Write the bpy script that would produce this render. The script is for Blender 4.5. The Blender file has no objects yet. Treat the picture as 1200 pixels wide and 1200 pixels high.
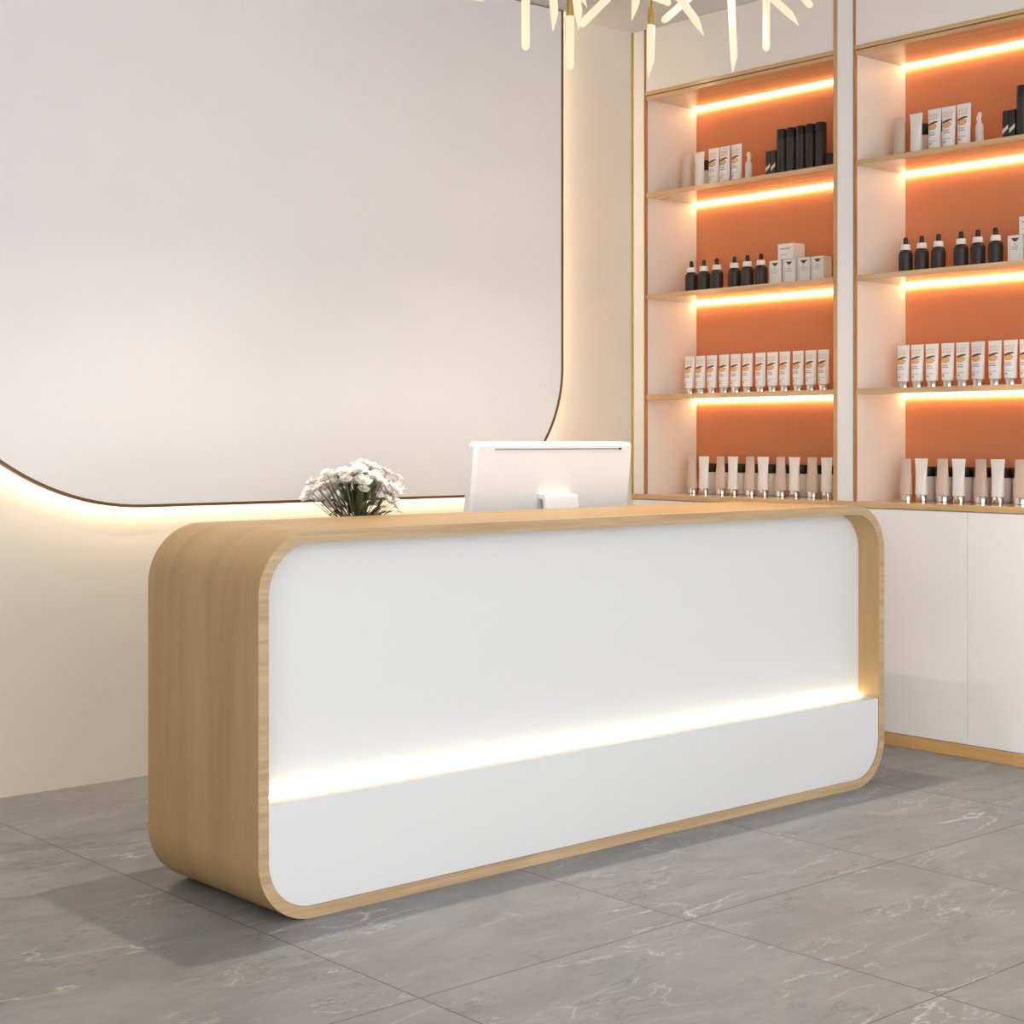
import bpy, bmesh, math, random
from mathutils import Vector, Matrix
random.seed(7)
S = bpy.context.scene
C = S.collection
PI = math.pi

# ------------------------------------------------------------------ materials
def new_mat(name):
    m = bpy.data.materials.new(name); m.use_nodes = True
    nt = m.node_tree
    return m, nt, nt.nodes['Principled BSDF']

def flat(name, col, rough=.5, metal=0., coat=0., spec=.5, emit=None, strength=0., bump=0., bscale=60., var=0.):
    m, nt, b = new_mat(name)
    b.inputs['Base Color'].default_value = (*col, 1)
    b.inputs['Roughness'].default_value = rough
    b.inputs['Metallic'].default_value = metal
    b.inputs['Coat Weight'].default_value = coat
    b.inputs['Specular IOR Level'].default_value = spec
    if emit:
        b.inputs['Emission Color'].default_value = (*emit, 1)
        b.inputs['Emission Strength'].default_value = strength
    if bump or var:
        tc = nt.nodes.new('ShaderNodeTexCoord')
        n = nt.nodes.new('ShaderNodeTexNoise'); n.inputs['Scale'].default_value = bscale; n.inputs['Detail'].default_value = 4
        nt.links.new(tc.outputs['Object'], n.inputs['Vector'])
        if bump:
            bp = nt.nodes.new('ShaderNodeBump'); bp.inputs['Strength'].default_value = bump; bp.inputs['Distance'].default_value = .002
            nt.links.new(n.outputs['Fac'], bp.inputs['Height']); nt.links.new(bp.outputs['Normal'], b.inputs['Normal'])
        if var:
            r = nt.nodes.new('ShaderNodeValToRGB')
            r.color_ramp.elements[0].position = .3; r.color_ramp.elements[1].position = .7
            r.color_ramp.elements[0].color = (*[c*(1-var) for c in col], 1); r.color_ramp.elements[1].color = (*[min(1, c*(1+var)) for c in col], 1)
            nt.links.new(n.outputs['Fac'], r.inputs['Fac']); nt.links.new(r.outputs['Color'], b.inputs['Base Color'])
    return m

def wood(name, coord, scale, dark, light, rough=.4, coat=0., lo=.42, hi=.86):
    # scale: small along the grain, large across it
    m, nt, b = new_mat(name)
    tc = nt.nodes.new('ShaderNodeTexCoord')
    def noise(mult, detail, dist):
        mp = nt.nodes.new('ShaderNodeMapping'); mp.inputs['Scale'].default_value = [s*mult for s in scale]
        nt.links.new(tc.outputs[coord], mp.inputs['Vector'])
        n = nt.nodes.new('ShaderNodeTexNoise'); n.inputs['Scale'].default_value = 1; n.inputs['Detail'].default_value = detail
        n.inputs['Distortion'].default_value = dist; n.inputs['Roughness'].default_value = .55
        nt.links.new(mp.outputs['Vector'], n.inputs['Vector'])
        return n.outputs['Fac']
    a = noise(1, 5, .9); c = noise(4.5, 3, .3)
    mix = nt.nodes.new('ShaderNodeMath'); mix.operation = 'MULTIPLY_ADD'
    mix.inputs[1].default_value = .28; nt.links.new(c, mix.inputs[0]); nt.links.new(a, mix.inputs[2])
    r = nt.nodes.new('ShaderNodeValToRGB')
    r.color_ramp.elements[0].position = lo; r.color_ramp.elements[1].position = hi
    r.color_ramp.elements[0].color = (*dark, 1); r.color_ramp.elements[1].color = (*light, 1)
    nt.links.new(mix.outputs[0], r.inputs['Fac']); nt.links.new(r.outputs['Color'], b.inputs['Base Color'])
    b.inputs['Roughness'].default_value = rough; b.inputs['Coat Weight'].default_value = coat
    b.inputs['Coat Roughness'].default_value = .08
    bp = nt.nodes.new('ShaderNodeBump'); bp.inputs['Strength'].default_value = .06; bp.inputs['Distance'].default_value = .002
    nt.links.new(mix.outputs[0], bp.inputs['Height']); nt.links.new(bp.outputs['Normal'], b.inputs['Normal'])
    return m

def floor_mat():
    m, nt, b = new_mat('grey_marble_tile')
    N = nt.nodes; L = nt.links
    def math_(op, a, c=None, d=None):
        n = N.new('ShaderNodeMath'); n.operation = op
        for i, v in enumerate((a, c, d)):
            if v is None: continue
            if isinstance(v, (int, float)): n.inputs[i].default_value = v
            else: L.new(v, n.inputs[i])
        return n.outputs[0]
    tc = N.new('ShaderNodeTexCoord'); sp = N.new('ShaderNodeSeparateXYZ'); L.new(tc.outputs['Object'], sp.inputs[0])
    x, y = sp.outputs['X'], sp.outputs['Y']
    TX, TY = .8755, .752
    ux = math_('DIVIDE', x, TX); uy = math_('DIVIDE', math_('ADD', y, .6545), TY)
    ix = math_('FLOOR', ux); iy = math_('FLOOR', math_('MINIMUM', uy, .5))
    fx = math_('FRACT', ux); fy = math_('FRACT', uy)
    ex = math_('MULTIPLY', math_('MINIMUM', fx, math_('SUBTRACT', 1, fx)), TX)
    ey = math_('MULTIPLY', math_('MINIMUM', fy, math_('SUBTRACT', 1, fy)), TY)
    ey = math_('ADD', ey, math_('GREATER_THAN', uy, .35))       # the long slabs behind the desk have no cross joint
    joint = math_('LESS_THAN', math_('MINIMUM', ex, ey), .0022)
    cv = N.new('ShaderNodeCombineXYZ'); L.new(ix, cv.inputs[0]); L.new(iy, cv.inputs[1])
    wn = N.new('ShaderNodeTexWhiteNoise'); wn.noise_dimensions = '2D'; L.new(cv.outputs[0], wn.inputs['Vector'])
    off = N.new('ShaderNodeVectorMath'); off.operation = 'SCALE'; off.inputs['Scale'].default_value = 13; L.new(wn.outputs['Color'], off.inputs[0])
    pos = N.new('ShaderNodeVectorMath'); pos.operation = 'ADD'; L.new(tc.outputs['Object'], pos.inputs[0]); L.new(off.outputs[0], pos.inputs[1])
    def noise(scale, detail, dist, rough=.55, rot=0):
        mp = N.new('ShaderNodeMapping'); mp.inputs['Scale'].default_value = scale; mp.inputs['Rotation'].default_value = (0, 0, rot)
        L.new(pos.outputs[0], mp.inputs['Vector'])
        n = N.new('ShaderNodeTexNoise'); n.inputs['Scale'].default_value = 1; n.inputs['Detail'].default_value = detail
        n.inputs['Distortion'].default_value = dist; n.inputs['Roughness'].default_value = rough
        L.new(mp.outputs['Vector'], n.inputs['Vector']); return n.outputs['Fac']
    def ridge(f, w):
        d = math_('ABSOLUTE', math_('SUBTRACT', f, .5)); return math_('SUBTRACT', 1, math_('MINIMUM', math_('DIVIDE', d, w), 1))
    def gate(f, lo, hi):
        mr = N.new('ShaderNodeMapRange'); mr.interpolation_type = 'SMOOTHSTEP'; mr.inputs['From Min'].default_value = lo; mr.inputs['From Max'].default_value = hi
        L.new(f, mr.inputs['Value']); return mr.outputs[0]
    cloud = noise((2.2, 5.5, 1), 6, 1.2, .62, .35)
    grain = noise((26, 70, 1), 5, .6, .6, .35)
    r = N.new('ShaderNodeValToRGB'); e = r.color_ramp.elements
    e[0].position = .3; e[1].position = .72
    e[0].color = (.226, .222, .220, 1); e[1].color = (.335, .329, .327, 1)
    L.new(math_('MULTIPLY_ADD', grain, .3, math_('MULTIPLY_ADD', cloud, .8, -.05)), r.inputs['Fac'])
    def mix(fac, a, col):
        mx = N.new('ShaderNodeMix'); mx.data_type = 'RGBA'; L.new(fac, mx.inputs['Factor']); L.new(a, mx.inputs['A']); mx.inputs['B'].default_value = (*col, 1); return mx.outputs['Result']
    v1 = math_('MULTIPLY', math_('POWER', ridge(noise((1.1, 3.6, 1), 6, .25, .52, .45), .010), 1.6), gate(noise((2.4, 4.0, 1), 2, 0, .5), .52, .66))
    v2 = math_('MULTIPLY', ridge(noise((2.6, 7, 1), 6, .4, .55, .3), .010), gate(noise((3.1, 3.6, 2), 2, 0), .5, .62))
    vd = math_('MULTIPLY', ridge(noise((1.6, 4.2, 3), 7, .4, .6, .6), .010), gate(noise((2.6, 2.2, 4), 2, 0), .48, .6))
    c = mix(math_('MULTIPLY', v1, .8), r.outputs['Color'], (.66, .63, .60))
    c = mix(math_('MULTIPLY', v2, .6), c, (.58, .55, .52))
    c = mix(math_('MULTIPLY', vd, .65), c, (.16, .145, .135))
    c = mix(math_('MULTIPLY', joint, .8), c, (.09, .075, .065))
    L.new(c, b.inputs['Base Color'])
    b.inputs['Roughness'].default_value = .5; b.inputs['Specular IOR Level'].default_value = .35
    bp = N.new('ShaderNodeBump'); bp.inputs['Strength'].default_value = .25; bp.inputs['Distance'].default_value = .003
    L.new(math_('SUBTRACT', math_('MULTIPLY', grain, .25), joint), bp.inputs['Height']); L.new(bp.outputs['Normal'], b.inputs['Normal'])
    return m

WD, WL = (.435, .268, .108), (.60, .395, .18)
M = {}
M['floor'] = floor_mat()
M['wood_wrap'] = wood('oak_veneer_wrapped', 'UV', (.75, 8, 1), WD, WL, .42, 0., .34, .98)
M['wood_edge'] = wood('oak_edge', 'Object', (1.6, 30, 42), (.42, .272, .142), (.60, .425, .245), .45)
M['wood_shelf'] = wood('oak_shelf', 'Object', (30, 1.4, 40), (.56, .34, .15), (.74, .49, .25), .16, .6)
M['wood_trim'] = wood('oak_trim', 'Object', (40, 40, 1.6), (.50, .29, .11), (.66, .41, .18), .4)
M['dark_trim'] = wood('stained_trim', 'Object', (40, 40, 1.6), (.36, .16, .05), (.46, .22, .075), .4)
M['wood_plinth'] = wood('oak_plinth', 'Object', (30, 1.6, 40), (.62, .35, .13), (.76, .46, .20), .4)
M['white_lacquer'] = flat('white_lacquer', (.745, .74, .735), .38, bump=.02, bscale=8)
M['cabinet_white'] = flat('cabinet_white', (.93, .91, .90), .3)
M['bay_side'] = flat('bay_side', (.80, .755, .71), .45)
M['cream'] = flat('cream_panel', (.90, .85, .80), .45)
M['wall_cream'] = flat('cream_plaster', (.75, .685, .595), .7, bump=.08, bscale=180)
M['wall_white'] = flat('white_plaster', (.74, .73, .71), .8, bump=.05, bscale=150)
M['ceiling'] = flat('ceiling_paint', (.72, .705, .70), .85, bump=.03, bscale=150)
M['panel'] = flat('panel_face', (.86, .84, .84), .55, var=.012, bscale=2.2)
M['bronze'] = flat('bronze_trim', (.17, .085, .035), .4, metal=.3)
M['brass'] = flat('brass', (.62, .43, .16), .25, metal=.85)
M['orange'] = flat('orange_back', (.72, .26, .115), .5, bump=.03, bscale=90)
M['led'] = flat('led_warm', (1, .8, .5), .5, emit=(1, .72, .38), strength=15)
M['led_wall'] = flat('led_wall', (1, .9, .7), .5, emit=(1, .82, .58), strength=21)
M['led_desk'] = flat('led_desk', (1, .9, .7), .5, emit=(1, .84, .58), strength=6)
M['stick'] = flat('glowing_acrylic', (.06, .05, .035), .5, emit=(1, .85, .57), strength=.82)
M['bulb'] = flat('bulb_glow', (1, .95, .85), .4, emit=(1, .90, .76), strength=3900)
M['plastic_white'] = flat('white_plastic', (.84, .83, .83), .3)
M['plastic_grey'] = flat('grey_plastic', (.30, .29, .30), .4)
M['black'] = flat('black_gloss', (.012, .010, .010), .35)
M['black_matt'] = flat('black_matt', (.03, .024, .022), .45)
M['tube_white'] = flat('white_tube', (.90, .89, .88), .35)
M['tube_beige'] = flat('beige_tube', (.66, .52, .44), .38)
M['chrome'] = flat('chrome', (.75, .70, .64), .12, metal=1)
M['carton'] = flat('white_carton', (.84, .83, .81), .55)
M['jar_grey'] = flat('frosted_jar', (.76, .74, .72), .35)
M['jar_beige'] = flat('tan_jar', (.60, .42, .28), .35)
M['ink_orange'] = flat('ink_orange', (.80, .40, .10), .5)
M['ink_tan'] = flat('ink_tan', (.78, .50, .24), .5)
M['ink_brown'] = flat('ink_brown', (.10, .045, .02), .5)
M['ink_grey'] = flat('ink_grey', (.42, .42, .45), .5)
M['ink_white'] = flat('ink_white', (.8, .78, .74), .5)
M['petal'] = flat('petal', (.94, .92, .88), .6)
M['petal_core'] = flat('petal_core', (.80, .56, .16), .6)
M['leaf'] = flat('leaf', (.075, .085, .032), .5, var=.3, bscale=40)
M['stem'] = flat('stem', (.17, .15, .07), .6)
M['vase'] = flat('vase_ceramic', (.82, .80, .77), .25)

# ------------------------------------------------------------------ mesh helpers
def obj(name, bm, mats, parent=None, smooth=False, angle=None):
    me = bpy.data.meshes.new(name)
    bm.normal_update(); bm.to_mesh(me); bm.free()
    for m in (mats if isinstance(mats, (list, tuple)) else [mats]): me.materials.append(m)
    if smooth:
        for p in me.polygons: p.use_smooth = True
        if angle: me.set_sharp_from_angle(angle=math.radians(angle))
    o = bpy.data.objects.new(name, me); C.objects.link(o)
    if parent: o.parent = parent
    return o

def tag(o, label, cat, group=None):
    o['label'] = label; o['category'] = cat
    if group: o['group'] = group
    return o

def thing(name, label, cat, loc=(0, 0, 0), rz=0, group=None):
    o = bpy.data.objects.new(name, None); C.objects.link(o)
    o.empty_display_size = .1
    o.location = loc; o.rotation_euler = (0, 0, rz)
    return tag(o, label, cat, group)

def struct(name, bm, m, smooth=False):
    o = obj(name, bm, m, None, smooth); o['kind'] = 'structure'; return o

def box(bm, a, b, bevel=0., seg=2, mi=0):
    a, b = Vector(a), Vector(b)
    r = bmesh.ops.create_cube(bm, size=1, matrix=Matrix.Translation((a+b)/2) @ Matrix.Diagonal((*(b-a), 1)))
    vs = r['verts']; fs = list({f for v in vs for f in v.link_faces})
    for f in fs: f.material_index = mi
    if bevel:
        es = list({e for v in vs for e in v.link_edges})
        res = bmesh.ops.bevel(bm, geom=es, offset=bevel, segments=seg, profile=.5, affect='EDGES')
        for f in res['faces']: f.material_index = mi
    return bm

def boxo(name, a, b, m, parent=None, bevel=.0015):
    return obj(name, box(bmesh.new(), a, b, bevel), m, parent)

def lathe(bm, prof, n=28, mi=0, loc=(0, 0, 0)):
    # prof: (radius, z) from bottom to top
    rings = []
    for r, z in prof:
        rings.append([bm.verts.new((loc[0]+r*math.cos(2*PI*k/n), loc[1]+r*math.sin(2*PI*k/n), loc[2]+z)) for k in range(n)])
    for A, B in zip(rings, rings[1:]):
        for k in range(n):
            f = bm.faces.new((A[k], A[(k+1) % n], B[(k+1) % n], B[k])); f.material_index = mi
    f = bm.faces.new(list(reversed(rings[0]))); f.material_index = mi
    f = bm.faces.new(rings[-1]); f.material_index = mi
    return bm

def tube_path(bm, pts, radii, n=8, caps=True, mi=0):
    pts = [Vector(p) for p in pts]
    if not isinstance(radii, (list, tuple)): radii = [radii]*len(pts)
    rings = []; up = None
    for i, p in enumerate(pts):
        t = (pts[min(i+1, len(pts)-1)] - pts[max(i-1, 0)]).normalized()
        if up is None: up = t.orthogonal().normalized()
        up = (up - t*up.dot(t)).normalized(); s = t.cross(up)
        rings.append([bm.verts.new(p + radii[i]*(math.cos(2*PI*k/n)*up + math.sin(2*PI*k/n)*s)) for k in range(n)])
    for A, B in zip(rings, rings[1:]):
        for k in range(n):
            f = bm.faces.new((A[k], A[(k+1) % n], B[(k+1) % n], B[k])); f.material_index = mi
    if caps:
        bm.faces.new(list(reversed(rings[0]))).material_index = mi; bm.faces.new(rings[-1]).material_index = mi
    return bm

def rrect(x0, z0, x1, z1, R, n=14):
    # rounded rectangle, counter-clockwise from the middle of the bottom; R: one radius or (bl, br, tr, tl)
    if not isinstance(R, (list, tuple)): R = [R]*4
    pts = []
    for cx, cz, r, a0 in ((x1-R[1], z0+R[1], R[1], -90), (x1-R[2], z1-R[2], R[2], 0), (x0+R[3], z1-R[3], R[3], 90), (x0+R[0], z0+R[0], R[0], 180)):
        k = n if r > 1e-6 else 0
        for i in range(k+1):
            a = math.radians(a0 + 90*i/max(k, 1)); pts.append((cx+r*math.cos(a), cz+r*math.sin(a)))
    return pts

def prism_xz(bm, pts, y0, y1, mi=0):
    # closed outline in X-Z extruded from y0 (front) to y1
    A = [bm.verts.new((x, y0, z)) for x, z in pts]; B = [bm.verts.new((x, y1, z)) for x, z in pts]
    n = len(pts)
    for i in range(n):
        bm.faces.new((A[i], B[i], B[(i+1) % n], A[(i+1) % n])).material_index = mi
    bm.faces.new(A).material_index = mi; bm.faces.new(list(reversed(B))).material_index = mi
    bmesh.ops.recalc_face_normals(bm, faces=bm.faces)
    return bm

def ring_xz(bm, outer, inner, y0, y1, mi_out=0, mi_edge=0, mi_in=0, uv=False):
    n = len(outer)
    vo0 = [bm.verts.new((x, y0, z)) for x, z in outer]; vo1 = [bm.verts.new((x, y1, z)) for x, z in outer]
    vi0 = [bm.verts.new((x, y0, z)) for x, z in inner]; vi1 = [bm.verts.new((x, y1, z)) for x, z in inner]
    lay = bm.loops.layers.uv.new('UVMap') if uv else None
    s = [0]
    for i in range(n): s.append(s[-1] + math.dist(outer[i], outer[(i+1) % n]))
    for i in range(n):
        j = (i+1) % n
        f = bm.faces.new((vo0[i], vo0[j], vo1[j], vo1[i])); f.material_index = mi_out
        g = bm.faces.new((vi0[j], vi0[i], vi1[i], vi1[j])); g.material_index = mi_in
        if lay:
            for fc, q in ((f, ((s[i], y0), (s[i+1], y0), (s[i+1], y1), (s[i], y1))), (g, ((s[i+1], y0), (s[i], y0), (s[i], y1), (s[i+1], y1)))):
                for lp, (u, v) in zip(fc.loops, q): lp[lay].uv = (u, v)
        bm.faces.new((vo0[j], vo0[i], vi0[i], vi0[j])).material_index = mi_edge
        bm.faces.new((vo1[i], vo1[j], vi1[j], vi1[i])).material_index = mi_edge
    return bm

def link_copy(root, loc, label, group=None, rz=None, scale=None):
    r = root.copy(); C.objects.link(r); r.location = loc; r['label'] = label
    if group: r['group'] = group
    if rz is not None: r.rotation_euler = (0, 0, rz)
    if scale: r.scale = scale
    for ch in list(root.children):
        c = ch.copy(); C.objects.link(c); c.parent = r
        for g in list(ch.children):
            d = g.copy(); C.objects.link(d); d.parent = c
    return r

# ------------------------------------------------------------------ the room
YB = 1.8752        # back wall
XC = 3.2615        # front plane of the shelving
HC = 3.15          # ceiling
XR = XC + .375     # right wall behind the shelving
XL, YF = -3.4, -6.6
struct('floor', box(bmesh.new(), (XL-.1, YF, -.1), (XR+.1, YB+.1, 0)), M['floor'])
struct('ceiling', box(bmesh.new(), (XL-.1, YF, HC), (XR+.1, YB+.1, HC+.1)), M['ceiling'])
struct('wall_back', box(bmesh.new(), (XL-.1, YB, 0), (XR+.1, YB+.1, HC)), M['wall_cream'])
struct('unseen_shade_wall_left', box(bmesh.new(), (XL-.1, -2.3, 0), (XL, YB, HC)), M['wall_white'])  # unseen; shaped to shade the desk's left end yet let light reach the shelving
struct('wall_right', box(bmesh.new(), (XR, YF, 0), (XR+.1, YB, HC)), M['wall_white'])

# ------------------------------------------------------------------ rounded wall panel
wp = thing('wall_panel', 'large blank off-white wall panel with rounded corners and a glowing edge', 'wall panel', (1.2, YB, 1.0))
px0, px1, pz0, pz1 = -.31-1.2, 2.739-1.2, .989-1.0, 3.146-1.0
PRAD = (.97, .57, 0, 0)
out = rrect(px0, pz0, px1, pz1, PRAD, 32)
inn = rrect(px0+.011, pz0+.011, px1-.011, pz1-.001, (.959, .559, 0, 0), 32)
obj('face', prism_xz(bmesh.new(), inn, -.080, -.056), M['panel'], wp)
ins = rrect(px0+.0111, pz0+.0111, px1-.0111, pz1-.0011, (.959, .559, 0, 0), 32)
obj('edge_trim', ring_xz(bmesh.new(), out, ins, -.083, -.056), M['bronze'], wp, True, 30)
lo = rrect(px0+.045, pz0+.045, px1-.045, pz1-.02, (.925, .525, 0, 0), 32)
li = rrect(px0+.060, pz0+.060, px1-.060, pz1-.03, (.910, .510, 0, 0), 32)
o = obj('led_strip', ring_xz(bmesh.new(), lo, li, -.055, -.043), M['led_wall'], wp); o['label'] = 'glowing strip behind the panel edge'
# stand-off battens that carry the panel on the wall
for bx in (-.6, .6):
    boxo('batten', (bx-.03, -.0565, .5), (bx+.03, -.0002, 1.9), M['cream'], wp)

# ------------------------------------------------------------------ reception desk
L, D, H, T, R = 2.650, .5575, 1.0, .0312, .165
desk = thing('reception_desk', 'white reception desk wrapped in a rounded oak frame with glowing ledge', 'reception desk', (0, 0, 0), .0045)
outer = rrect(0, 0, L, H, R, 20); inner = rrect(T, T, L-T, H-T, R-T, 20)
o = obj('frame', ring_xz(bmesh.new(), outer, inner, 0, D, 0, 1, 0, True), [M['wood_wrap'], M['wood_edge']], desk, True, 40)
o['label'] = 'rounded oak frame'
YP = .090
fp = rrect(T+.0005, T+.0005, L-T-.0005, H-T-.0005, R-T, 20)
o = obj('front_panel', prism_xz(bmesh.new(), fp, YP, YP+.02), M['white_lacquer'], desk); o['label'] = 'recessed white front panel'
# the ledge fills the lower part of the opening
ZL = .3065
low = [p for p in rrect(T+.0008, T+.0008, L-T-.0008, ZL*2, R-T, 20) if p[1] < ZL]
low = sorted([p for p in low if p[0] > L/2], key=lambda p: p[1]) + [(L-T-.0008, ZL)] + [(T+.0008, ZL)] + sorted([p for p in low if p[0] < L/2], key=lambda p: -p[1])
o = obj('ledge', prism_xz(bmesh.new(), low, .004, YP-.0005), M['white_lacquer'], desk); o['label'] = 'projecting white ledge'
o = boxo('led_strip', (T+.004, YP-.019, ZL+.0003), (L-T-.004, YP-.002, ZL+.006), M['led_desk'], desk, 0); o['label'] = 'glowing strip along the ledge'
boxo('back_panel', (T+.12, D-.03, .05), (L-T-.12, D-.012, .70), M['white_lacquer'], desk)
boxo('worktop', (.42, .13, .715), (2.36, .98, .74), M['white_lacquer'], desk)
for lx in (.50, 2.24):
    boxo('leg', (lx, .90, 0), (lx+.04, .96, .715), M['white_lacquer'], desk)

# ------------------------------------------------------------------ shelving units
UC = (1.2445, .0515)       # centre of each bay along Y
HW = .5415
SH = (2.386, 1.912, 1.444) # tops of the shelves
CT = .980
def unit(yc, label, left):
    u = thing('shelving_unit', label, 'shelving unit', (XC, yc, 0), 0, 'lit wall shelving units')
    y0, y1 = -HW, HW
    e = .019
    # base cabinet
    ya, yb = (y0-.0547 if left else y0-.055), (y1+.0885 if left else y1+.0547)
    boxo('plinth', (0, ya, 0), (.34, yb, .049), M['wood_plinth'], u)
    boxo('base_cabinet', (.02, ya, .0495), (.36, yb, .955), M['cream'], u)
    for k, (a, b) in enumerate(((ya+.001, .0128), (.0148, yb-.001))):
        d = boxo('door', (0, a, .051), (.0195, b, .953), M['cabinet_white'], u, .0025)
    boxo('counter', (-.004, ya, .9555), (.355, yb, CT), M['wood_shelf'], u)
    # carcass
    for s in (-1, 1):
        a, b = (y1, y1+.018) if s > 0 else (y0-.018, y0)
        boxo('side_panel', (.0128, a, CT), (.36, b, HC-.001), M['bay_side'], u, .0005)
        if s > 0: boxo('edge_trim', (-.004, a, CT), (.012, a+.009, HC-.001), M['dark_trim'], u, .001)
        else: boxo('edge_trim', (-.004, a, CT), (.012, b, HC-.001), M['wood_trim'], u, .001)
    bo = boxo('back_panel', (.35, y0, CT), (.362, y1, 2.84), M['orange'], u, .0); bo['label'] = 'orange back panel'
    for z in SH:
        boxo('shelf', (.002, y0+.0003, z-.0225), (.3498, y1-.0003, z), M['wood_shelf'], u, .001)
        led = boxo('led_strip', (.335, y0+.002, z-.0305), (.3497, y1-.002, z-.0228), M['led'], u, 0); led['label'] = 'glowing warm light strip'
    hb = bmesh.new(); box(hb, (.001, y0+.0003, 2.822), (.3498, y1-.0003, 2.838), .001); box(hb, (-.005, y0+.0003, 2.8405), (.30, y1-.0003, 2.857), .001)
    obj('head_board', hb, M['wood_shelf'], u)
    led = boxo('led_strip', (.335, y0+.002, 2.814), (.3497, y1-.002, 2.8217), M['led'], u, 0); led['label'] = 'glowing warm light strip'
    boxo('fascia', (0, y0+.0005, 2.858), (.018, y1-.0005, HC-.001), M['cream'], u)
    if left:
        boxo('corner_filler', (-.002, y1+.0095, CT), (.0122, y1+.0775, HC-.001), M['cream'], u, .0005)
        o = boxo('corner_trim', (-.006, y1+.078, CT), (.02, y1+.0885, HC-.001), M['brass'], u, .0005); o['label'] = 'brass corner trim'
        boxo('pilaster', (0, y0-.0998, CT+.0005), (.0118, y0-.0185, HC-.001), M['cabinet_white'], u, .0005)
    return u
unit(UC[0], 'wall shelving unit with orange back next to the room corner, behind the desk', True)
unit(UC[1], 'wall shelving unit with orange back, its white doors in view right of the desk', False)

# ------------------------------------------------------------------ products: one of each kind first
def tube_fn(h0, h1, w0, wm, w1, d0):
    # returns half width, half depth at fraction t of the body
    def wy(t):
        return .5*(w0*(1-t)**2 + 2*wm*t*(1-t) + w1*t*t)
    def dx(t):
        return max(.0016, d0*.5*(1-t**1.7))
    return wy, dx

def tube_body(bm, h0, h1, wy, dx, n=28, rows=14, mi=0):
    rings = []
    ts = [i/rows for i in range(rows+1)]
    for t in ts:
        tt = t if t < .93 else 1.
        z = h0 + (h1-h0)*t
        a, b = wy(t), dx(min(1, t/.93))
        rings.append([bm.verts.new((b*math.cos(2*PI*k/n), a*math.sin(2*PI*k/n), z)) for k in range(n)])
    for A, B in zip(rings, rings[1:]):
        for k in range(n):
            bm.faces.new((A[k], A[(k+1) % n], B[(k+1) % n], B[k])).material_index = mi
    bm.faces.new(list(reversed(rings[0]))).material_index = mi; bm.faces.new(rings[-1]).material_index = mi
    return bm

def make_tube(name, label, cat, ht, cap_h, w0, wm, w1, d0, mat, printed=False, capmat=None):
    t = thing(name, label, cat)
    wy, dx = tube_fn(cap_h, ht, w0, wm, w1, d0)
    obj('body', tube_body(bmesh.new(), cap_h, ht, wy, dx), mat, t, True, 50)
    bm = bmesh.new(); r = w0*.5
    n = 24; prof = [(.80, 0.0), (.86, .001), (.88, cap_h-.002), (.84, cap_h-.0003)]
    rings = [[bm.verts.new((d0*.5*k_*math.cos(2*PI*k/n), r*k_*math.sin(2*PI*k/n), z)) for k in range(n)] for k_, z in prof]
    for A, B in zip(rings, rings[1:]):
        for k in range(n): bm.faces.new((A[k], A[(k+1) % n], B[(k+1) % n], B[k]))
    bm.faces.new(list(reversed(rings[0]))); bm.faces.new(rings[-1])
    c = obj('cap', bm, capmat or M['chrome'], t, True, 50); c['label'] = 'shiny metal cap'
    if printed:
        def fn(s, tt):
            a = wy(tt); b = dx(min(1, tt/.93))
            return (-b*math.sqrt(max(0, 1-s*s))-.0006, a*-s, cap_h+(ht-cap_h)*tt)
        bm = bmesh.new(); NU, NV = 26, 64
        s_lo, s_hi, t_lo, t_hi = -.88, .82, .05, .91
        def ink(q, tt):
            if tt > .72:
                w = .05 if tt > .80 else .045
                for c in ((.845, ) if tt > .80 else (.765, )):
                    if abs(tt-c) < .029:
                        for u0, u1 in ((-.66, -.40), (-.32, -.06), (.02, .28), (.36, .62)):
                            if u0 < q < u1 and ((abs(tt-c) > .010) or (q-u0 < .09)): return 1
                return 4
            lo_, hi_ = .585 + .045*(q+.86), .640 + .03*(q+.86) + .010*math.cos(q*3)
            if -.88 < q < .62 and lo_ < tt < hi_: return 2
            e = ((q+.12)/.68)**2 + ((tt-.545)/.085)**2
            if .42 < e < 1 and tt < lo_: return 0
            if e < .42 and q < .2: return 1
            for c, u0, u1 in ((.40, -.6, .35), (.345, -.6, .5), (.19, -.66, .6)):
                if abs(tt-c) < .008 and u0 < q < u1: return 3
            if .10 < tt < .15 and -.6 < q < -.1: return 3
            return 4
        g = [[bm.verts.new(fn(s_lo+(s_hi-s_lo)*i/NU, t_lo+(t_hi-t_lo)*j/NV)) for i in range(NU+1)] for j in range(NV+1)]
        for j in range(NV):
            for i in range(NU):
                f = bm.faces.new((g[j][i+1], g[j][i], g[j+1][i], g[j+1][i+1]))
                f.material_index = ink(s_lo+(s_hi-s_lo)*(i+.5)/NU, t_lo+(t_hi-t_lo)*(j+.5)/NV)
        o = obj('print', bm, [M['ink_orange'], M['ink_tan'], M['ink_brown'], M['ink_grey'], M['tube_white']], t, True); o['label'] = 'orange and brown printed design'
    return t

def make_jar(name, label, cat):
    t = thing(name, label, cat)
    obj('body', lathe(bmesh.new(), [(.032, 0), (.035, .003), (.036, .006), (.036, .098), (.034, .101)], 32), M['jar_grey'], t, True, 40)
    o = obj('lid', lathe(bmesh.new(), [(.035, .1012), (.0365, .103), (.0365, .140), (.035, .142)], 32), M['black'], t, True, 40); o['label'] = 'black lid'
    return t

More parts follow.
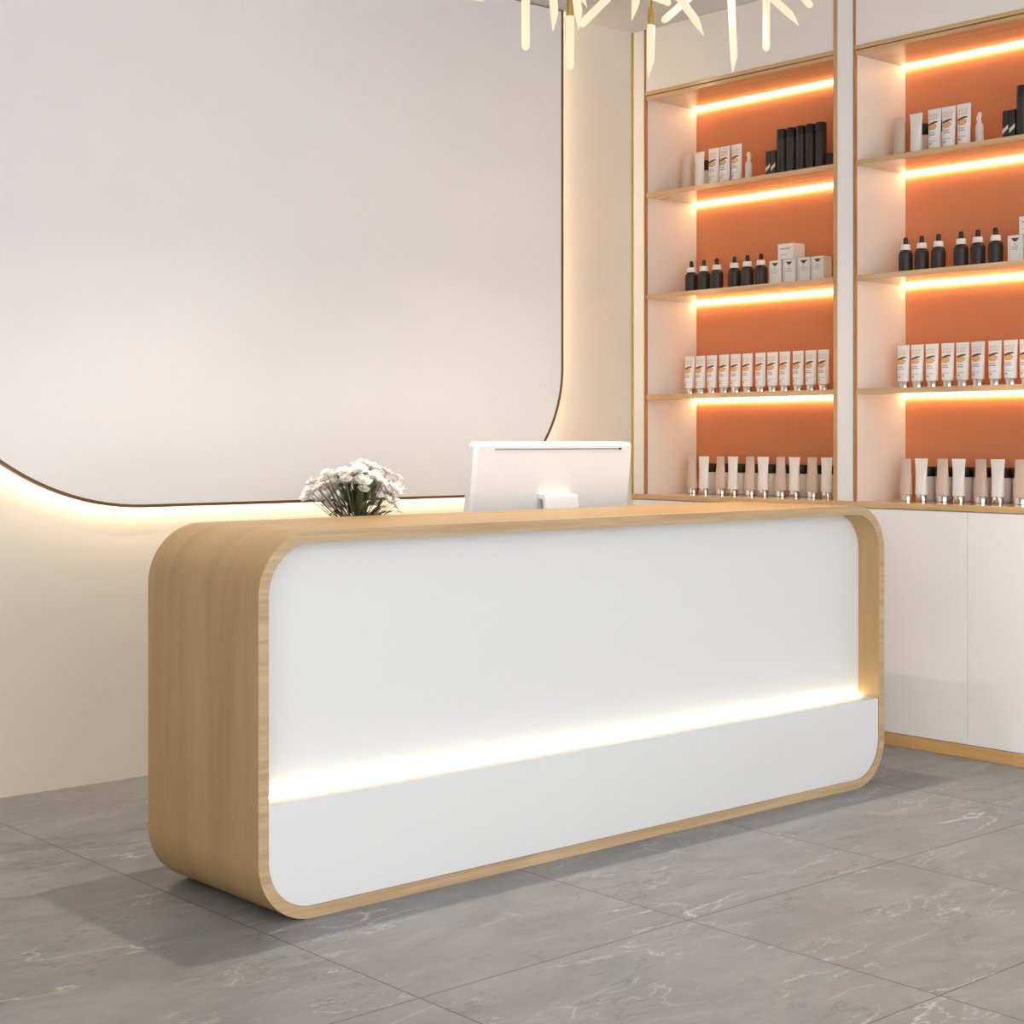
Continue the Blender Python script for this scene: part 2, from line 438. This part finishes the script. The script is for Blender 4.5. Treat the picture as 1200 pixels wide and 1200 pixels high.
def make_bottle(name, label, cat):
    t = thing(name, label, cat)
    obj('body', lathe(bmesh.new(), [(.026, 0), (.0285, .003), (.029, .008), (.0295, .085), (.0285, .094), (.024, .101), (.020, .1045), (.018, .106)], 32), M['black_matt'], t, True, 35)
    o = obj('collar', lathe(bmesh.new(), [(.0175, .1062), (.0215, .1072), (.0195, .127), (.018, .1295)], 28), M['tube_white'], t, True, 35); o['label'] = 'white collar'
    o = obj('dropper', lathe(bmesh.new(), [(.0085, .1297), (.0095, .131), (.0095, .148), (.0085, .157), (.005, .160)], 20), M['black'], t, True, 50); o['label'] = 'black dropper bulb'
    return t

def make_dropper(name, label, cat, mat):
    t = thing(name, label, cat)
    obj('body', lathe(bmesh.new(), [(.014, 0), (.0155, .002), (.0155, .098), (.012, .106), (.007, .109)], 24), mat, t, True, 40)
    obj('dropper', lathe(bmesh.new(), [(.0065, .1092), (.0065, .122), (.0045, .126), (.0075, .134), (.0085, .142), (.006, .150), (.002, .152)], 18), M['tube_white'], t, True, 50)
    return t

def make_canister(name, label, cat, r, h, seam):
    t = thing(name, label, cat)
    obj('body', lathe(bmesh.new(), [(r*.93, 0), (r, .002), (r, seam-.001), (r*.96, seam)], 32), M['black_matt'], t, True, 40)
    obj('cap', lathe(bmesh.new(), [(r*.95, seam+.0002), (r, seam+.0015), (r, h-.003), (r*.95, h)], 32), M['black'], t, True, 40)
    return t

def make_carton(name, label, cat, w, d, h, mat=None, mark='white'):
    t = thing(name, label, cat)
    bm = box(bmesh.new(), (-d/2, -w/2, 0), (d/2, w/2, h), .0012)
    obj('carton', bm, mat or M['carton'], t)
    bm = bmesh.new(); x = -d/2-.0005; NU, NV = 30, 50
    base = 4 if mark != 'sash' else 5
    def ink(y, z):
        if mark == 'white':
            if .80 < z < .90 and abs(y) < .28*(z-.76)/.14: return 1
            if -.14 < y < .06 and .70 < z < .74: return 2
            for c in (.65, .59, .53):
                if abs(z-c) < .011 and -.26 < y < .2: return 0
            if .07 < z < .13 and -.34 < y < .3: return 0
            if -.40 < y < -.36 and .18 < z < .76: return 0
        elif mark == 'sash':
            if .34 < z-.14*(y+.5) < .46: return 3
        else:
            if .64 < z < .72 and -.34 < y < .3: return 0
            if .26 < z < .31 and -.34 < y < .1: return 0
        return base
    g = [[bm.verts.new((x, -w*(-.485+.97*i/NU), h*(.015+.97*j/NV))) for i in range(NU+1)] for j in range(NV+1)]
    for j in range(NV):
        for i in range(NU):
            f = bm.faces.new((g[j][i+1], g[j][i], g[j+1][i], g[j+1][i+1])); f.material_index = ink(-.485+.97*(i+.5)/NU, .015+.97*(j+.5)/NV)
    o = obj('print', bm, [M['ink_grey'], M['ink_brown'], M['ink_tan'], M['ink_white'], M['carton'], M['black_matt']], t)
    return t

ORD = ['first', 'second', 'third', 'fourth', 'fifth', 'sixth', 'seventh', 'eighth', 'ninth', 'tenth', 'eleventh', 'twelfth']
UN = ('left shelving unit', 'right shelving unit')
XS = 3.452
used = set()
def put(proto, loc, label, group, rz=0, scale=None):
    loc = (loc[0], loc[1], loc[2]+.0006)
    if proto.name not in used:
        used.add(proto.name); proto.location = loc; proto.rotation_euler = (0, 0, rz); proto['label'] = label
        if group: proto['group'] = group
        if scale: proto.scale = scale
        return proto
    return link_copy(proto, loc, label, group, rz, scale)

ptube = make_tube('printed_tube', 'printed tube', 'cosmetic tube', .181, .030, .050, .056, .062, .042, M['tube_white'], True)
wtube = make_tube('white_tube', 'white tube', 'cosmetic tube', .176, .027, .054, .048, .065, .040, M['tube_white'])
btube = make_tube('beige_tube', 'beige tube', 'cosmetic tube', .176, .027, .058, .052, .048, .044, M['tube_beige'])
jar = make_jar('jar', 'jar', 'jar')
bottle = make_bottle('dropper_bottle', 'bottle', 'bottle')
cart = make_carton('carton', 'carton', 'box', .066, .056, .118)
bigcart = make_carton('carton', 'carton', 'box', .088, .078, .069, None, 'side')
can = make_canister('canister', 'canister', 'canister', .0245, .226, .182)
lowcan = make_canister('low_jar', 'jar', 'jar', .026, .084, .055)
slim = make_carton('slim_box', 'slim box', 'box', .026, .03, .138, M['black_matt'], 'sash')
gdrop = make_dropper('serum_bottle', 'serum', 'bottle', M['jar_grey'])
tdrop = make_dropper('serum_bottle', 'serum', 'bottle', M['jar_beige'])

# relative Y positions in a bay, from its corner side to its far side
P3 = [.4395, .3715, .3010, .2265, .1575, .0870, .0105, -.0590, -.1280, -.2030, -.2730, -.3420]
PC = [(.4335, 'b'), (.3600, 'w'), (.2575, 'b'), (.1825, 'w'), (.0805, 'b'), (.0045, 'w'), (-.0965, 'b'), (-.1735, 'w'), (-.2725, 'b'), (-.3505, 'w')]
PJ = [.389, .305, .211, .127, .033, -.051, -.145, -.229, -.323, -.407]
PB = [.4290, .3510, .2710, .1650, .0880, .0080]
VIS = (0, 1)
for k in VIS:
    yc, un = UC[k], UN[k]
    n3 = 12 if k == 0 else 9
    for i, y in enumerate(P3[:n3]):
        put(ptube, (XS, yc+y, SH[2]), '%s printed white tube from the left in the %s' % (ORD[i], 'row of twelve, left shelving unit' if k == 0 else 'long tube row, right shelving unit'),
            'printed tubes on the third shelf of the ' + un, random.uniform(-.05, .05))
    nw = nb = 0
    nc = 10 if k == 0 else 7
    for i, (y, kind) in enumerate(PC[:nc]):
        if kind == 'b':
            put(btube, (XS+.01, yc+y, CT), '%s narrow beige tube from the left on the counter of the %s' % (ORD[nb], un), 'beige tubes on the counter of the ' + un, random.uniform(-.06, .06)); nb += 1
        else:
            put(wtube, (XS+.01, yc+y, CT), '%s plain white tube from the left on the counter of the %s' % (ORD[nw], un), 'white tubes on the counter of the ' + un, random.uniform(-.05, .05)); nw += 1
    for i, y in enumerate(PJ[:10 if k == 0 else 7]):
        put(jar, (3.547, yc+y, CT), '%s black-lidded jar from the left behind the counter tubes, %s' % (ORD[i], un), 'jars behind the counter tubes of the ' + un)
    for i, y in enumerate(PB):
        put(bottle, (XS, yc+y, SH[1]), '%s black dropper bottle from the left on the second shelf, %s' % (ORD[i], un), 'black dropper bottles on the second shelf of the ' + un)
    PX = [-.0955, -.1745, -.2555, -.3305]
    for i, y in enumerate(PX[:4 if k == 0 else 2]):
        put(cart, (XS, yc+y, SH[1]), ('%s upright white carton from the left beside the dropper bottles, left unit' % ORD[i]) if k == 0 else
            ('white upright carton next to the dropper bottles on the right unit' if i == 0 else 'second white carton past the dropper bottles, right unit'),
            'white cartons on the second shelf of the ' + un, .0)
    put(bigcart, (XS+.005, yc-.160, SH[1]+.1182), 'white carton lying on top of the upright cartons on the %s' % un, 'cartons lying on others')
    # top shelf
    put(btube, (XS, yc+.459, SH[0]), 'slim beige tube at the left end of the top shelf, %s' % un, 'plain tubes on the top shelves', .05, (1, .95, 1.08))
    put(wtube, (XS, yc+.378, SH[0]), 'plain white tube near the left end of the top shelf, %s' % un, 'plain tubes on the top shelves', -.04, (1, 1, 1.09))
    for i, y in enumerate((.415, .325)):
        put(jar, (3.547, yc+y, SH[0]), '%s black-lidded jar from the left behind the top shelf tubes, %s' % (ORD[i], un), 'jars on the top shelf of the ' + un, 0, (1, 1, 1.15))
    for i, y in enumerate((.2885, .2215, .1510)):
        put(ptube, (XS, yc+y, SH[0]), '%s printed white tube from the left on the top shelf, %s' % (ORD[i], un), 'printed tubes on the top shelf of the ' + un, random.uniform(-.05, .05), (1, 1.04, 1.09))
    put(tdrop, (XS+.05, yc+.118, SH[0]), 'small tan serum bottle behind the printed tubes on the top shelf, %s' % un, 'tan serum bottles')
    put(gdrop, (XS-.005, yc+.0765, SH[0]), 'small grey serum bottle right of the printed tubes on the top shelf, %s' % un, 'grey serum bottles')
    for i, y in enumerate((-.0445, -.0735)):
        put(slim, (XS, yc+y, SH[0]), '%s slim black box with a pale band beside the black canisters, %s' % (('left', 'right')[i], un), 'slim black boxes on the ' + un)
    for i, y in enumerate((-.1130, -.1665, -.2200, -.2730, -.3270)[:5 if k == 0 else 1]):
        put(can, (XS, yc+y, SH[0]), ('%s tall black canister from the left on the top shelf, left shelving unit' % ORD[i]) if k == 0 else 'tall black canister on the top shelf of the right shelving unit',
            'tall black canisters on the top shelf of the ' + un)
    if k == 0:
        put(lowcan, (XS, yc-.388, SH[0]), 'low black jar at the right end of the top shelf, left shelving unit', None)

# ------------------------------------------------------------------ monitor on the staff worktop
mon = thing('computer_monitor', 'white computer monitor seen from behind, standing behind the reception desk', 'monitor', (1.641, .70, .74))
tilt = math.radians(6.5)
def tl(o, piv=(0, 0, .32)):
    o.matrix_local = Matrix.Translation(piv) @ Matrix.Rotation(tilt, 4, 'X') @ Matrix.Translation([-c for c in piv]); return o
w2 = .376
bm = bmesh.new()
z0, z1 = .062, .489
ol = rrect(-w2, z0, w2, z1, .022, 8)
il = rrect(-w2+.012, z0+.012, w2-.012, z1-.012, .016, 8)
yF, yB = -.030, .008
n = len(ol)
A = [bm.verts.new((x, yF, z)) for x, z in il]; B = [bm.verts.new((x, yF+.010, z)) for x, z in ol]; E_ = [bm.verts.new((x, yB, z)) for x, z in ol]
for i in range(n):
    j = (i+1) % n
    bm.faces.new((A[j], A[i], B[i], B[j])); bm.faces.new((B[j], B[i], E_[i], E_[j]))
bm.faces.new(A); bm.faces.new(list(reversed(E_)))
bmesh.ops.recalc_face_normals(bm, faces=bm.faces)
tl(obj('casing', bm, M['plastic_white'], mon, True, 25))
o = tl(boxo('screen', (-w2+.015, yB+.0002, z0+.015), (w2-.015, yB+.002, z1-.015), M['black'], mon, 0)); o['label'] = 'black screen'
o = tl(boxo('vent_slot', (-.290, yF-.0012, .4635), (.300, yF-.0002, .4685), M['plastic_grey'], mon, 0)); o['label'] = 'thin grey slot along the top'
o = tl(boxo('button', (.301, yF-.0014, .4625), (.313, yF-.0002, .4695), M['black'], mon, 0)); o['label'] = 'small black button'
# stand: a bent sheet
bm = bmesh.new()
prof = [(-.030, .306), (-.060, .304), (-.066, .296), (-.098, .02), (-.094, .008), (-.082, .0006), (.12, .0006), (.12, .010), (-.072, .010), (-.082, .022), (-.052, .288), (-.030, .292)]
sv = [[bm.verts.new((sx, y, z)) for y, z in prof] for sx in (-.078, .078)]
n = len(prof)
for i in range(n): bm.faces.new((sv[0][i], sv[0][(i+1) % n], sv[1][(i+1) % n], sv[1][i]))
bm.faces.new(list(reversed(sv[0]))); bm.faces.new(sv[1])
bmesh.ops.recalc_face_normals(bm, faces=bm.faces)
obj('stand', bm, M['plastic_white'], mon)

# ------------------------------------------------------------------ flowers in a vase
fl = thing('flower_vase', 'bunch of small white flowers with dark leaves behind the reception desk', 'flowers', (.812, .70, .74))
obj('vase', lathe(bmesh.new(), [(.036, .0005), (.044, .006), (.052, .07), (.046, .15), (.036, .20), (.038, .225), (.034, .225), (.032, .20), (.03, .16)], 32), M['vase'], fl, True, 50)
def flower_mesh(r):
    bm = bmesh.new()
    for ringi, (np_, rr, lift, zc) in enumerate(((6, r, .35, 0), (5, r*.68, .75, .003))):
        for k in range(np_):
            a = 2*PI*k/np_ + ringi*.5
            ca, sa = math.cos(a), math.sin(a)
            grid = []
            for i in range(5):
                t = i/4; w = rr*.52*math.sin(PI*(.12+.80*t))
                rad = rr*t; z = zc + rr*lift*t*t
                row = []
                for j in range(3):
                    s = (j-1)*w
                    row.append(bm.verts.new((rad*ca - s*sa, rad*sa + s*ca, z + abs(j-1)*rr*.10)))
                grid.append(row)
            for i in range(4):
                for j in range(2):
                    bm.faces.new((grid[i][j], grid[i][j+1], grid[i+1][j+1], grid[i+1][j]))
    lathe(bm, [(r*.10, -.001), (r*.22, .003), (r*.18, .008), (r*.05, .010)], 10, 1)
    me = bpy.data.meshes.new('flower'); bm.normal_update(); bm.to_mesh(me); bm.free()
    me.materials.append(M['petal']); me.materials.append(M['petal_core'])
    for p in me.polygons: p.use_smooth = True
    return me
fmeshes = [flower_mesh(r) for r in (.021, .025, .029)]
def leaf_mesh(l, w):
    bm = bmesh.new(); prev = None
    for i in range(7):
        t = i/6; ww = w*math.sin(PI*min(1, .06+.94*t))**.8; z = .18*l*math.sin(PI*t*.8)
        row = [bm.verts.new((l*t, -ww, z+.15*w)), bm.verts.new((l*t, 0, z)), bm.verts.new((l*t, ww, z+.15*w))]
        if prev:
            for j in range(2): bm.faces.new((prev[j], prev[j+1], row[j+1], row[j]))
        prev = row
    me = bpy.data.meshes.new('leaf'); bm.normal_update(); bm.to_mesh(me); bm.free(); me.materials.append(M['leaf'])
    for p in me.polygons: p.use_smooth = True
    return me
lmeshes = [leaf_mesh(.068, .0085), leaf_mesh(.052, .0070)]
neck = Vector((0, 0, .215))
rnd = random.Random(21)
tips = []
while len(tips) < 74:
    a = rnd.uniform(0, 2*PI); el = math.radians(rnd.uniform(24, 86))
    q = rnd.uniform(.14, .205) if el > .6 else rnd.uniform(.14, .19)
    p = neck + Vector((q*math.cos(el)*math.cos(a)*1.08, q*math.cos(el)*math.sin(a)*.85, q*math.sin(el)))
    fr = -(p.x*.58+p.y*.81)/math.hypot(p.x, p.y)
    if fr > .35 and el < .92: continue
    if all((p-t).length > .022 for t in tips): tips.append(p)
for i, p in enumerate(tips):
    d = (p-neck).normalized(); d = (d + Vector((0, -.35, .25))).normalized()
    o = bpy.data.objects.new('flower', fmeshes[i % 3]); C.objects.link(o); o.parent = fl
    o.location = p; o.rotation_euler = (d.to_track_quat('Z', 'Y') @ Matrix.Rotation(rnd.uniform(0, 6), 3, 'Z').to_quaternion()).to_euler()
    bm = bmesh.new()
    mid = neck*.5 + p*.5 + Vector((0, 0, -.015))
    inv = (Matrix.Translation(p) @ o.rotation_euler.to_matrix().to_4x4()).inverted()
    tube_path(bm, [inv @ q for q in (Vector((p.x*.10, p.y*.10, .12)), Vector((p.x*.14, p.y*.14, .215)), mid, p)], [.0016, .0016, .0014, .0012], 5)
    obj('stem', bm, M['stem'], o, True)
for i in range(96):
    a = rnd.uniform(0, 2*PI); el = math.radians(rnd.uniform(12, 80)); q = rnd.uniform(.02, .13)
    dr = Vector((math.cos(el)*math.cos(a), math.cos(el)*math.sin(a)*.85, math.sin(el)))
    base = neck + dr*q + Vector((0, 0, .012))
    d = (dr + Vector((rnd.uniform(-.5, .5), rnd.uniform(-.5, .5), rnd.uniform(-.5, .3)))).normalized()
    o = bpy.data.objects.new('leaf', lmeshes[i % 2]); C.objects.link(o); o.parent = fl
    o.location = base; o.rotation_euler = d.to_track_quat('X', 'Z').to_euler()

# ------------------------------------------------------------------ chandelier of glowing sticks
YC = .29
ch = thing('chandelier', 'branch chandelier of glowing cream sticks with brass sockets above the desk', 'chandelier', (1.40, YC, HC))
zr = 2.98 - HC
bm = tube_path(bmesh.new(), [(-1.02, 0, zr), (-.4, .02, zr+.012), (.3, -.02, zr), (1.15, 0, zr+.015)], .009, 10)
obj('branch', bm, M['brass'], ch, True)
for dx in (-.45, .55):
    obj('rod', tube_path(bmesh.new(), [(dx, .005, zr+.005), (dx, .005, -.012)], .005, 8), M['brass'], ch, True)
    obj('canopy', lathe(bmesh.new(), [(.055, -.018), (.06, -.012), (.06, -.0005)], 28, 0, (dx, .005, 0)), M['brass'], ch, True, 40)
def stick(p0, p1, r=.0135, tip='round', flatn=1., socket=None):
    # p0: free lower end, p1: upper end (world X, depth offset, world Z)
    a = Vector((p0[0]-1.40, p0[1], p0[2]-HC)); b = Vector((p1[0]-1.40, p1[1], p1[2]-HC))
    d = (b-a); ln = d.length; d.normalize()
    bm = bmesh.new(); nn = 12
    side = d.cross(Vector((0, 1, 0))).normalized(); dep = side.cross(d)
    prof = [(0, .30), (.003, .62), (.008, .86), (.014, .97), (.02, 1)] if tip == 'round' else [(0, .08), (.035, .66), (.06, 1)]
    prof = [(t, k) for t, k in prof if t < ln*.8] + [(ln-.004, 1), (ln, .8)]
    rings = []
    for t, k in prof:
        sh = 0 if tip == 'round' else (1-k)*r*.9       # a slanted tip runs to one side
        rings.append([bm.verts.new(a + d*t + side*(r*k*math.cos(2*PI*q/nn)+sh) + dep*(r*k*flatn*math.sin(2*PI*q/nn))) for q in range(nn)])
    for A, B in zip(rings, rings[1:]):
        for q in range(nn): bm.faces.new((A[q], A[(q+1) % nn], B[(q+1) % nn], B[q]))
    bm.faces.new(list(reversed(rings[0]))); bm.faces.new(rings[-1])
    bmesh.ops.recalc_face_normals(bm, faces=bm.faces)
    s = obj('light_stick', bm, M['stick'], ch, True, 50)
    so = b; sk = bmesh.new()
    for t, k in ((0, 1),): pass
    tube_path(sk, [so - d*.004, so + d*.035, so + d*.06, so + d*.075], [.0125, .0125, .008, .004], 14)
    obj('socket', sk, M['brass'], s, True, 50)
    top = so + d*.07; bx = top.x*.985
    obj('arm', tube_path(bmesh.new(), [top, Vector((bx, top.y*.4, zr-.03 if zr-.03 > top.z else top.z+.03)), Vector((bx, 0, max(zr, top.z+.05)))], .0035, 8), M['brass'], s, True)
STICKS = [((0.894, -0.04, 2.544), (1.036, -0.04, 2.613), dict(tip='tip', flatn=0.4)),
          ((1.145, -0.02, 2.444), (1.145, -0.02, 2.706), dict(tip='round', flatn=1)),
          ((1.3, 0.01, 2.534), (1.278, 0.01, 2.766), dict(tip='tip', flatn=1)),
          ((1.392, 0.04, 2.431), (1.392, 0.04, 2.607), dict(tip='round', flatn=1)),
          ((1.336, -0.07, 2.53), (1.288, -0.07, 2.75), dict(tip='tip', flatn=1)),
          ((1.467, 0.07, 2.593), (1.686, 0.07, 2.788), dict(tip='round', flatn=1)),
          ((1.544, 0.11, 2.682), (1.466, 0.11, 2.741), dict(tip='tip', flatn=1)),
          ((1.596, -0.05, 2.605), (1.616, -0.05, 2.791), dict(tip='tip', flatn=1)),
          ((1.728, -0.09, 2.68), (1.562, -0.09, 2.694), dict(tip='round', flatn=0.5)),
          ((1.735, 0.01, 2.451), (1.739, 0.01, 2.63), dict(tip='tip', flatn=1)),
          ((1.861, 0.07, 2.674), (2.139, 0.07, 2.894), dict(tip='round', flatn=1)),
          ((1.919, -0.07, 2.616), (1.717, -0.07, 2.772), dict(tip='tip', flatn=1)),
          ((2.166, 0.01, 2.533), (2.143, 0.01, 2.861), dict(tip='tip', flatn=1)),
          ((2.291, -0.03, 2.621), (2.291, -0.03, 2.896), dict(tip='round', flatn=1)),
          ((2.579, 0.05, 2.786), (2.301, 0.05, 2.899), dict(tip='tip', flatn=1)),
          ((2.523, -0.05, 2.817), (2.395, -0.05, 2.886), dict(tip='round', flatn=1))]
for args in STICKS: stick(*args[:2], **args[2])
for bx, bz in ((.666, 2.90), (2.099, 2.90)):
    o = obj('bulb', lathe(bmesh.new(), [(.003, -.022), (.013, -.018), (.0215, -.005), (.022, .005), (.017, .019), (.010, .034)], 20, 0, (bx-1.40, 0, bz-HC)), M['bulb'], ch, True); o['label'] = 'bright round bulb'
    dish = lathe(bmesh.new(), [(.013, .046), (.030, .044), (.062, .022), (.078, -.012), (.080, -.072), (.0815, -.072), (.0795, -.012), (.0635, .024), (.031, .0465), (.013, .0485)], 28, 0, (bx-1.40, 0, bz-HC))
    obj('light_cutoff_dish', dish, M['brass'], ch, True)  # unseen dish added to keep the bulb's light off ceiling and wall panel
    obj('bulb_holder', tube_path(bmesh.new(), [(bx-1.40, 0, bz-HC+.0345), (bx-1.40, 0, bz-HC+.08), (bx-1.40, 0, zr)], [.012, .010, .004], 12), M['brass'], ch, True)

# ------------------------------------------------------------------ even world daylight through front and left sides left open for it, camera
w = bpy.data.worlds.new('World'); S.world = w; w.use_nodes = True
bg = w.node_tree.nodes['Background']; bg.inputs['Color'].default_value = (.94, .975, 1, 1); bg.inputs['Strength'].default_value = 2.95

cam = bpy.data.cameras.new('Camera'); co = bpy.data.objects.new('Camera', cam); C.objects.link(co)
co.location = (-2.21653, -3.47474, 1.23505)
co.rotation_euler = (PI/2, 0, -math.atan2(.66173, .74974))
cam.sensor_width = 36; cam.sensor_fit = 'HORIZONTAL'; cam.lens = 1897.99/1200*36
cam.shift_y = -(600-514.99)/1200
cam.clip_start = .05
S.camera = co
S.view_settings.view_transform = 'Standard'; S.view_settings.look = 'None'; S.view_settings.gamma = 1
S.view_settings.use_curve_mapping = False
S.view_settings.exposure = .23
